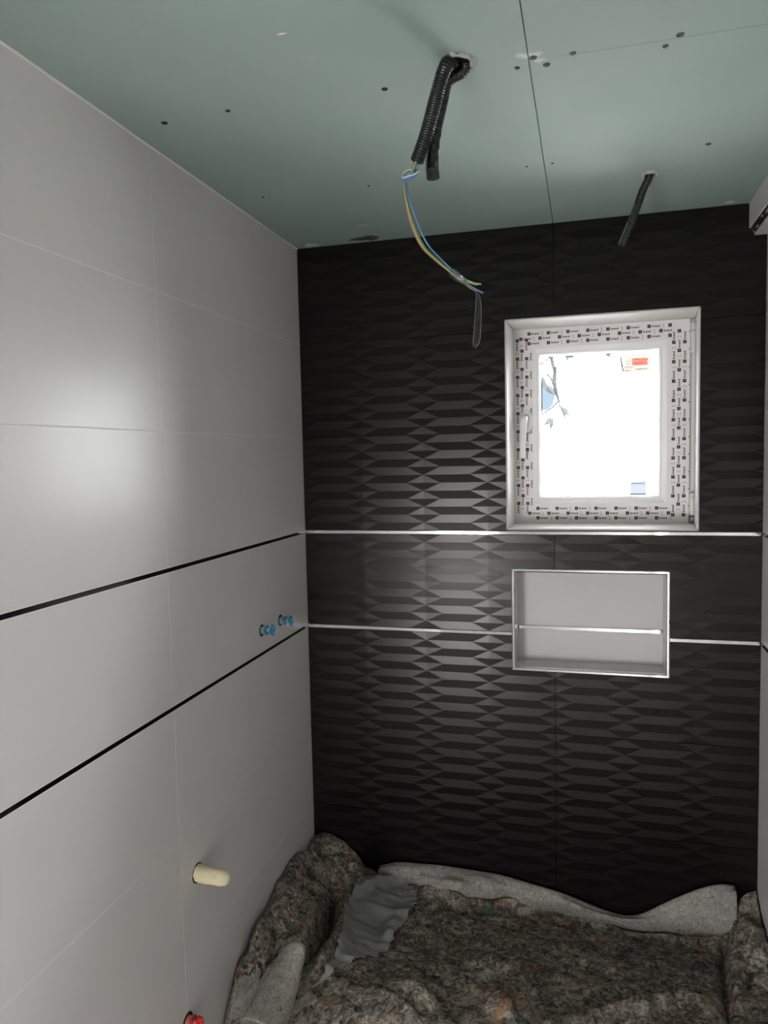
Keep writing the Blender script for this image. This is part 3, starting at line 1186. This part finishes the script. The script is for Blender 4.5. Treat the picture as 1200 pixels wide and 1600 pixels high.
wire((4, -1, 0), [(727, 441, .07), (740, 450, .075), (755, 458, .08)], 'wire_blue', 'blue_wire')
wire((-1, 0, 1), [(728, 437, .07), (740, 442, .075), (752, 444, .08)], 'wire_green', 'green_wire')
wire((-2.6, .5, -.5), [(727, 439, .07), (738, 443, .074), (746, 445, .078)], 'wire_yellow', 'yellow_wire', .0013)
wire((-4.2, 1, .4), [(726, 443, .07), (735, 450, .074), (745, 455, .078)], 'wire_brown', 'brown_wire')
# the knot: one loop round the others
kn = [at(a, b, 1, WY + d) for (a, b, d) in ((655, 270, -.006), (648, 275, -.010), (638, 278, -.010), (630, 281, -.004), (629, 276, .006), (636, 269, .010), (645, 267, .008), (652, 270, .002), (647, 277, -.012), (634, 282, -.010), (629, 284, -.004))]
wpart('blue_loop', MB().tube(smooth_path(kn, 70), .0017, 8), 'wire_blue')
kn2 = [p + np.array([.0005, -.002, .0022]) for p in kn]
wpart('white_loop', MB().tube(smooth_path(kn2[:7], 50), .0014, 8), 'wire_white')
kn3 = [p + np.array([.0015, .001, .004]) for p in kn[3:8]]
wpart('green_loop', MB().tube(smooth_path(kn3, 40), .0016, 8), 'wire_green')
# clear tape round the wires and its long hanging tail
tp = smooth_path([at(704, 424, 1, WY + .062), at(715, 433, 1, WY + .066), at(728, 441, 1, WY + .07)], 8)
wpart('tape_wrap', MB().tube(tp, [.0068, .0078, .008, .0078, .0076, .0072, .0066, .005], 8, cap=False), 'clear_tape', False)
cen = [(745.5, 456, 1.2), (747, 463, 2.6), (747.6, 475, 4.0), (747.4, 490, 4.6), (746.6, 505, 5.0), (745.6, 520, 5.2), (744.8, 530, 5.2), (743.6, 537, 4.2), (741.5, 543, 1.2)]
rows = []
for k, (a, b, w) in enumerate(cen):
    row = []
    for j in range(5):
        s = (j / 4 - .5) * 2
        q = at(a + s * w, b + s * .6, 1, WY + .078)
        row.append(q + np.array([0, .004 * cos(s * 2.2 + k * .5), 0]))
    rows.append(row)
wpart('tape_tail', MB().grid(np.array(rows)), 'clear_tape', True)
for side in (-1, 1):  # grey rods along the tail, edge highlight put into their colour
    ed = smooth_path([at(a + side * w, b + side * .6, 1, WY + .0775) for (a, b, w) in cen], 30)
    wpart('tape_edge_highlight', MB().tube(ed, .00050, 5, cap=False), 'tape_glint', True)


# ------------------------------------------------------------------ fittings in the left wall
def wall_hole(y, z, r, parent, m='black'):
    mb = MB()
    n = 20
    vs = [(.0008, y + r * cos(2 * pi * k / n), z + r * sin(2 * pi * k / n)) for k in range(n)]
    vs += [(.0003, y + r * 1.04 * cos(2 * pi * k / n), z + r * 1.04 * sin(2 * pi * k / n)) for k in range(n)]
    fs = [tuple(range(n))] + [(k, (k + 1) % n, n + (k + 1) % n, n + k) for k in range(n)]
    mb.add(vs, fs)
    o = link('drill_hole', mb.mesh('drill_hole', [m]), parent)
    o.matrix_parent_inverse = Matrix.Translation(parent.location).inverted()
    return o


def plug(name, y, z, tilt, m1, m2, label, cat, L=.042, r=.0115, group=None):
    e = empty(name, (0, y, z))
    tag(e, label, cat, group)
    wall_hole(y, z, r * 1.45, e)
    d = np.array([cos(tilt[0]) * cos(tilt[1]), sin(tilt[0]), sin(tilt[1])])

    def p(t, dy=0, dz=0):
        return np.array([0, y, z]) + d * t + np.array([0, dy, dz])

    def part(nm, mbx, m, smooth=False):
        o = link(nm, mbx.mesh(nm, [m], smooth), e)
        o.matrix_parent_inverse = Matrix.Translation(e.location).inverted()
    # threaded body
    n = 16
    part('threaded_body', MB().tube([p(-.004 + L * .42 * k / (n - 1)) for k in range(n)], [r * (1.0 if k % 2 else .88) for k in range(n)], 16), m2)
    part('collar', MB().tube([p(L * .36), p(L * .37), p(L * .47), p(L * .48)], [r * .9, r * 1.2, r * 1.2, r * .9], 6), m1)
    part('neck', MB().tube([p(L * .47), p(L * .70)], r * .62, 12), m2, True)
    # square key head with two wings
    part('key_head', MB().tube([p(L * .68), p(L * .71), p(L * .97), p(L)], [r * .7, r * .95, r * .95, r * .72], 4), m1)
    part('wing', MB().tube([p(L * .72, 0, r * .3), p(L * .84, 0, r * 1.25), p(L * .98, 0, r * 1.15), p(L * .98, 0, r * .2)], r * .30, 6), m1)
    part('wing', MB().tube([p(L * .72, 0, -r * .3), p(L * .84, 0, -r * 1.25), p(L * .98, 0, -r * 1.15), p(L * .98, 0, -r * .2)], r * .30, 6), m1)
    return e


q = at(409, 985, 0, 0)
plug('pipe_plug', q[1], q[2], (-.05, .08), 'plug_blue', 'plug_blue_pale', 'blue plastic pipe plug in the white wall, farther from the black wall', 'plug', .040, group='blue pipe plugs')
q = at(438, 969, 0, 0)
plug('pipe_plug', q[1], q[2], (-.02, -.02), 'plug_blue', 'plug_blue_pale', 'blue plastic pipe plug in the white wall, nearer the black wall', 'plug', .040, group='blue pipe plugs')
q = at(293, 1594, 0, 0)
plug('pipe_plug', q[1], q[2] - .006, (.0, .0), 'plug_red', 'plug_red_pale', 'red plastic pipe plug low on the white wall beside the drop cloth', 'plug', .036, .0155)

# foam-filled pipe stub
q = at(308, 1363, 0, 0)
fe = empty('foam_stub', (0, q[1], q[2]))
tag(fe, 'pale yellow foam stub sticking out of the white wall', 'foam plug')
wall_hole(q[1], q[2] - .001, .0225, fe)
n, ns = 12, 18
rowsf = []
tip = at(352, 1366, 1, q[1] + .0)
Lf = .088
for k in range(n + 1):
    t = k / n
    r = .0200 * (1 - .10 * t) * (1 if t < .8 else sqrt(max(0.02, 1 - ((t - .8) / .2) ** 2 * .80)))
    row = []
    for j in range(ns):
        th = 2 * pi * j / ns
        w = 1 + .06 * sin(3 * th + 4 * t) + .04 * sin(7 * th - 9 * t) + random.uniform(-.03, .03) * (.4 + t)
        row.append((-.004 + Lf * t, q[1] + r * w * cos(th), q[2] + r * .98 * w * sin(th) - .006 * t))
    row.append(row[0])
    rowsf.append(row)
mb = MB().grid(np.array(rowsf))
mb.add([rowsf[-1][j] for j in range(ns)], [tuple(range(ns))])
o = link('foam', mb.mesh('foam', ['foam'], True, weld=True), fe)
o.matrix_parent_inverse = Matrix.Translation(fe.location).inverted()

# ------------------------------------------------------------------ drop cloth over the bath
NX, NYT = 330, 190
xs = np.linspace(.006, W - .006, NX)
YFR = -.70                                  # front rim of the covered bath
ys = np.linspace(-.012, YFR, NYT)
X, Y = np.meshgrid(xs, ys, indexing='ij')

gx = np.array([0, .05, .10, .16, .22, .30, .45, .65, .85, 1.0, 1.1, 1.2, 1.28, 1.33, 1.369])
gy = np.array([0, -.06, -.12, -.2, -.3, -.4, -.5, -.6, -.66, -.72])
GZ = np.array([
    # y:  0    -.06  -.12  -.2   -.3   -.4   -.5   -.6   -.66  -.72
    [.470, .490, .490, .485, .475, .462, .445, .410, .340, .200],   # x 0
    [.492, .500, .490, .480, .470, .465, .450, .425, .390, .300],
    [.490, .495, .465, .450, .455, .455, .445, .425, .405, .370],
    [.410, .415, .400, .395, .410, .425, .425, .415, .405, .390],
    [.385, .375, .370, .372, .385, .400, .410, .408, .402, .390],
    [.375, .355, .350, .358, .368, .385, .395, .400, .400, .392],
    [.355, .345, .345, .352, .362, .375, .385, .395, .400, .392],
    [.350, .335, .340, .350, .360, .372, .382, .392, .398, .392],
    [.330, .320, .332, .345, .357, .368, .378, .388, .395, .390],
    [.300, .300, .320, .338, .352, .364, .374, .385, .392, .390],
    [.310, .305, .318, .335, .350, .362, .372, .385, .392, .390],
    [.330, .315, .322, .336, .350, .362, .374, .386, .392, .390],
    [.360, .345, .345, .350, .360, .370, .380, .390, .395, .392],
    [.475, .460, .425, .395, .380, .380, .386, .394, .397, .394],
    [.440, .420, .395, .370, .352, .350, .355, .360, .360, .355]])


def interp2(Xq, Yq):
    out = np.zeros((len(gx), Yq.shape[1]))
    for k in range(len(gx)):
        out[k] = np.interp(-Yq[0], -gy, GZ[k])
    res = np.zeros_like(Xq)
    for j in range(Yq.shape[1]):
        res[:, j] = np.interp(Xq[:, 0], gx, out[:, j])
    return res


def blur(A, s, axis):
    r = int(3 * s) + 1
    k = np.exp(-np.arange(-r, r + 1) ** 2 / (2 * s * s))
    k /= k.sum()
    B = np.concatenate([np.repeat(np.take(A, [0], axis), r, axis), A, np.repeat(np.take(A, [-1], axis), r, axis)], axis)
    return np.apply_along_axis(lambda v: np.convolve(v, k, 'valid'), axis, B)


def blur2(A, sx_, sy_):
    return blur(blur(A, sx_, 0), sy_, 1)


Z = blur2(interp2(X, Y), 7, 7)


def field(sx_, sy_):
    a = blur2(rng.standard_normal(X.shape), sx_, sy_)
    return a / a.std()


def pdist(poly):
    """distance to polyline, side sign and parameter"""
    best = np.full(X.shape, 9.)
    sgn = np.zeros(X.shape)
    tt = np.zeros(X.shape)
    L = len(poly) - 1
    for k in range(L):
        a, b = np.array(poly[k][:2]), np.array(poly[k + 1][:2])
        d = b - a
        l2 = d @ d
        t = np.clip(((X - a[0]) * d[0] + (Y - a[1]) * d[1]) / l2, 0, 1)
        ex, ey = X - a[0] - t * d[0], Y - a[1] - t * d[1]
        ds = np.hypot(ex, ey)
        s = np.sign(d[0] * ey - d[1] * ex)
        m = ds < best
        best[m] = ds[m]
        sgn[m] = s[m]
        tt[m] = (k + t[m]) / L
    return best, sgn, tt


def wpoly(pts):
    """photo points lying on the cloth: start from z=.40 and settle on the surface"""
    out = []
    for (a, b) in pts:
        z = .40
        for _ in range(6):
            p = at(a, b, 2, z)
            i = int(np.clip(np.searchsorted(xs, p[0]), 0, NX - 1))
            j = int(np.clip(np.searchsorted(-ys, -p[1]), 0, NYT - 1))
            z = .5 * z + .5 * Z[i, j]
        out.append((p[0], p[1]))
    return out


def fold(pts, h, w, skew=0., ends=True):
    """soft ridge; skew>0 makes the + side steep"""
    global Z
    d, s, t = pdist(wpoly(pts))
    ww = w * (1 - skew * s * .75)
    e = np.sin(np.clip(t, 0.02, .98) * pi) ** .5 if ends else 1.
    Z = Z + h * np.exp(-(d / ww) ** 2) * e


def crease(pts, h, w):
    """sharp sunken line"""
    global Z
    d, s, t = pdist(wpoly(pts))
    Z = Z - h * np.exp(-d / w) * np.sin(np.clip(t, .02, .98) * pi) ** .4


def step(pts, h, w, fall):
    """layer edge: one side (left of the line's direction) lies higher"""
    global Z
    d, s, t = pdist(wpoly(pts))
    up_ = np.where(s > 0, 1.0, 0.0) * np.exp(-d / fall)
    e = np.sin(np.clip(t, .02, .98) * pi) ** .5
    Z = Z + h * blur2(up_ * e, w, w)


# wrinkles everywhere
Z += .0052 * field(16, 12) + .0024 * field(7, 7) + .0011 * field(3, 3)
# left heap: long pillow folds running down from the corner
fold([(478, 1345), (455, 1395), (425, 1450), (400, 1500)], .034, .036, .25)
fold([(500, 1400), (485, 1450), (455, 1490)], .034, .026, -.3)
crease([(512, 1372), (520, 1395), (512, 1440), (490, 1475), (455, 1508)], .105, .016)
crease([(470, 1345), (490, 1362), (515, 1380)], .060, .010)
fold([(530, 1390), (540, 1430), (532, 1475), (505, 1520), (482, 1545)], .050, .022, .3)
crease([(548, 1400), (545, 1450), (520, 1510)], .030, .010)
crease([(430, 1430), (428, 1460), (418, 1500)], .050, .010)
fold([(412, 1440), (400, 1480), (388, 1520)], .034, .016)
crease([(405, 1490), (396, 1520), (385, 1550)], .050, .010)
fold([(380, 1500), (370, 1530), (362, 1560)], .020, .016)
fold([(468, 1345), (495, 1335), (530, 1340)], .016, .012)
crease([(470, 1333), (505, 1330), (538, 1330)], .055, .008)
fold([(545, 1355), (560, 1365), (570, 1385)], .026, .012)
crease([(555, 1350), (575, 1352), (590, 1350)], .020, .010)
fold([(560, 1400), (590, 1385), (625, 1378)], .020, .012)
crease([(570, 1400), (600, 1395), (622, 1385)], .010, .006)
# middle
step([(650, 1420), (700, 1412), (760, 1418), (840, 1410), (880, 1408)], 0.020, 1.3, .05)
crease([(690, 1402), (720, 1425), (800, 1428), (870, 1415)], 0.020, .006)
fold([(655, 1390), (690, 1400), (730, 1420)], 0.031, .020)
step([(830, 1600), (822, 1540), (815, 1500), (806, 1472)], 0.034, 1.2, .09)
step([(700, 1566), (680, 1540), (645, 1515), (600, 1500)], 0.024, 1.2, .08)
fold([(770, 1560), (790, 1575), (800, 1600)], 0.037, .030, .4)
fold([(600, 1540), (650, 1550), (680, 1580)], 0.027, .035)
step([(660, 1600), (640, 1570), (590, 1545)], 0.020, 1.2, .06)
fold([(890, 1590), (980, 1575), (1060, 1560), (1110, 1570)], 0.027, .024, .3)
crease([(910, 1440), (980, 1460), (1060, 1470)], 0.020, .010)
crease([(900, 1455), (960, 1480), (990, 1480)], 0.017, .012)
fold([(930, 1440), (1000, 1462), (1080, 1470)], 0.017, .014)
# right corner
crease([(1128, 1440), (1128, 1500), (1134, 1560), (1140, 1600)], .040, .010)
fold([(1150, 1470), (1150, 1520), (1158, 1570)], .024, .022)
fold([(1150, 1440), (1180, 1465), (1185, 1490)], .026, .020)
crease([(1188, 1500), (1172, 1520), (1160, 1550)], .034, .010)
crease([(1130, 1425), (1142, 1445), (1140, 1460)], .030, .009)
Z += .0016 * field(3, 3)
Z = np.clip(Z, .03, .525)
# keep the sheet slightly clear of the tiled walls
Xc = X.copy()

# front drop to the floor with soft pleats
ND_ = 46
ts = np.linspace(0, 1, ND_ + 1)[1:]
Xd = np.repeat(xs[:, None], ND_, 1)
zf = Z[:, -1]
ple = .018 * np.sin(xs * 34 + 1.2 * np.sin(xs * 9)) + .010 * np.sin(xs * 71 + 2)
Yd = YFR - .012 - .055 * np.sin(ts[None] * pi / 2) - (ple[:, None] + .02) * ts[None]
Zd = zf[:, None] * (1 - ts[None] ** 1.05) + .006
P = np.concatenate([np.stack([X, Y, Z], -1), np.stack([Xd, Yd, Zd], -1)], 1)
# lateral crumple so the sheet is not a pure height field
P[:, :NYT, 1] += .003 * field(9, 9)
P[:, :NYT, 1] = np.minimum(P[:, :NYT, 1], -.006)
PX = pix(P)

cloth = tag(obj('drop_cloth', MB().grid(P), 'felt_mottled', smooth=True), 'crumpled mottled grey-brown felt drop cloth heaped over the bath below the black wall', 'drop cloth')


def thick(o, t):
    md = o.modifiers.new('thickness', 'SOLIDIFY')
    md.thickness = t
    md.offset = 0
    return o


thick(cloth, .004)


def zat(x, y):
    i = int(np.clip(np.searchsorted(xs, x), 0, NX - 1))
    j = int(np.clip(np.searchsorted(-ys, -y), 0, NYT - 1))
    return Z[i, j]


# turned-up hem along the black wall, plain underside showing
hem_top = [(.235, .395), (.284, .418), (.443, .425), (.626, .419), (.821, .384), (.934, .349), (1.0, .335), (1.045, .345), (1.134, .408), (1.221, .459), (1.290, .482), (1.305, .470)]
hx_ = np.array([h[0] for h in hem_top])
hz_ = np.array([h[1] for h in hem_top])
hs = np.linspace(hx_[0], hx_[-1], 150)
ht = blur(np.interp(hs, hx_, hz_)[:, None], 3, 0)[:, 0]
# where its lower crease lies, in photo pixels -> depth on the cloth
crease_px = [(600, 1362), (650, 1384), (700, 1408), (760, 1408), (820, 1402), (868, 1410), (930, 1440), (1000, 1450), (1060, 1455), (1110, 1463), (1140, 1458), (1150, 1440)]
cw = wpoly(crease_px)
cxs = np.array([c[0] for c in cw])
cys = np.array([c[1] for c in cw])
odr = np.argsort(cxs)
cy_ = blur(np.interp(hs, cxs[odr], cys[odr])[:, None], 4, 0)[:, 0]
wob = blur(rng.standard_normal((150, 1)), 5, 0)[:, 0]
wob = wob / np.abs(wob).max()
hemn = blur2(rng.standard_normal((150, 12)), 4, 1.2)
hemn /= hemn.std()
rowsH = []
for k, x in enumerate(hs):
    zt_, yb = ht[k], min(-.035, cy_[k])
    zb = zat(x, yb) + .005
    row = [(x, -.010, zt_ - .045), (x, -.010, zt_ - .012), (x, -.013, zt_ - .002), (x, -.019, zt_), (x, -.026, zt_ - .004)]
    for t in np.linspace(.12, 1, 12):
        yy = -.026 + (yb + .026) * t
        zz = (zt_ - .004) + (zb - zt_ + .004) * t
        bulge = .016 * sin(pi * t) * (1 + .4 * wob[k])
        bulge += .0045 * hemn[k, int(t * 11)]
        row.append((x, yy - bulge * .55, zz + bulge * .65))
    row.append((x, yb + .012, zb - .004))
    rowsH.append(row)
hem = thick(obj('turned_hem', MB().grid(np.array(rowsH)), 'felt_underside', cloth, True), .003)
tag(hem, 'plain grey underside of the cloth edge turned up along the wall')

# thin grey fleece lying in the left folds
poly = [(552, 1392), (578, 1380), (600, 1366), (622, 1374), (640, 1382), (652, 1402), (650, 1418), (636, 1440), (618, 1462), (606, 1486), (588, 1494), (560, 1500), (530, 1520), (486, 1548), (505, 1520), (522, 1498), (533, 1460), (538, 1420)]


def inside(PXY, poly):
    x, y = PXY[..., 0], PXY[..., 1]
    r = np.zeros(x.shape, bool)
    n = len(poly)
    for i in range(n):
        (xa, ya), (xb, yb) = poly[i], poly[(i + 1) % n]
        c = ((ya > y) != (yb > y)) & (x < (xb - xa) * (y - ya) / (yb - ya + 1e-9) + xa)
        r ^= c
    return r


jag = PX[:, :NYT] + 1.6 * np.stack([field(1.6, 1.6), field(1.6, 1.6)], -1)
msk = inside(jag, poly)
msk[:, -1] = False
Pl = P[:, :NYT].copy()
Pl[..., 2] = np.maximum(blur2(Pl[..., 2], 2.5, 2.5), Pl[..., 2]) + .012 + .0060 * field(3.5, 9) + .0040 * field(9, 3)
Pl[..., 2] = np.maximum(Pl[..., 2], P[:, :NYT, 2] + .003)
ii = np.where(msk.any(1))[0]
jj = np.where(msk.any(0))[0]
sl = (slice(ii[0], ii[-1] + 2), slice(jj[0], jj[-1] + 2))
fl = thick(obj('fleece_layer', MB().grid(Pl[sl], mask=msk[sl]), 'felt_fleece', cloth, True, weld=True), .0015)
tag(fl, 'thin plain grey fleece layer lying in the folds')

# curled tongue near the lower left: a sheet rolled over itself, widening towards the camera
A0 = np.array(at(452, 1522, 2, .445))
A1 = np.array(at(398, 1640, 2, .40))
ax = A1 - A0
ax /= np.linalg.norm(ax)
side = np.cross(ax, (0, 0, 1.))
side /= np.linalg.norm(side)             # points to the left of travel
upv = np.cross(side, ax)
rowsC = []
for k in range(26):
    t = k / 25
    c = A0 + (A1 - A0) * t
    r = .036 + .012 * t
    row = []
    for j in range(30):
        u = j / 29
        th = radians(-158 + 268 * u)
        rr = r * (1.25 - .25 * u)
        lift = .050 * (1 - t) ** 3 * max(0, sin(pi * min(1, u * 1.05))) ** .7
        row.append(c - side * rr * cos(th) * 1.25 + upv * (rr * sin(th) * .95 + r * .9 + lift) - ax * (.030 * (1 - t) ** 2 * (u - .2)))
    rowsC.append(row)
cu = thick(obj('curled_flap', MB().grid(np.array(rowsC)), 'felt_underside', cloth, True), .003)
tag(cu, 'pale grey cloth corner curled over into a roll')
# two small turned-back corners beside it
for (pp, hh) in (([(365, 1540), (376, 1528), (408, 1522), (400, 1560), (372, 1600), (358, 1600)], .012),
                 ([(430, 1590), (455, 1572), (478, 1554), (494, 1562), (498, 1574), (480, 1578), (456, 1592), (440, 1602)], .012)):
    m2 = inside(PX[:, :NYT] + 1.5 * np.stack([field(2, 2), field(2, 2)], -1), pp)
    m2[:, -1] = False
    if m2.sum() < 20:
        continue
    ii = np.where(m2.any(1))[0]
    jj = np.where(m2.any(0))[0]
    sl = (slice(ii[0], ii[-1] + 2), slice(jj[0], jj[-1] + 2))
    Pl = P[:, :NYT].copy()
    Pl[..., 2] = np.maximum(blur2(Pl[..., 2], 3, 3), Pl[..., 2]) + hh
    if sl[1].stop <= NYT:
        thick(obj('turned_corner', MB().grid(Pl[sl], mask=m2[sl][:, :]), 'felt_underside', cloth, True, weld=True), .002)
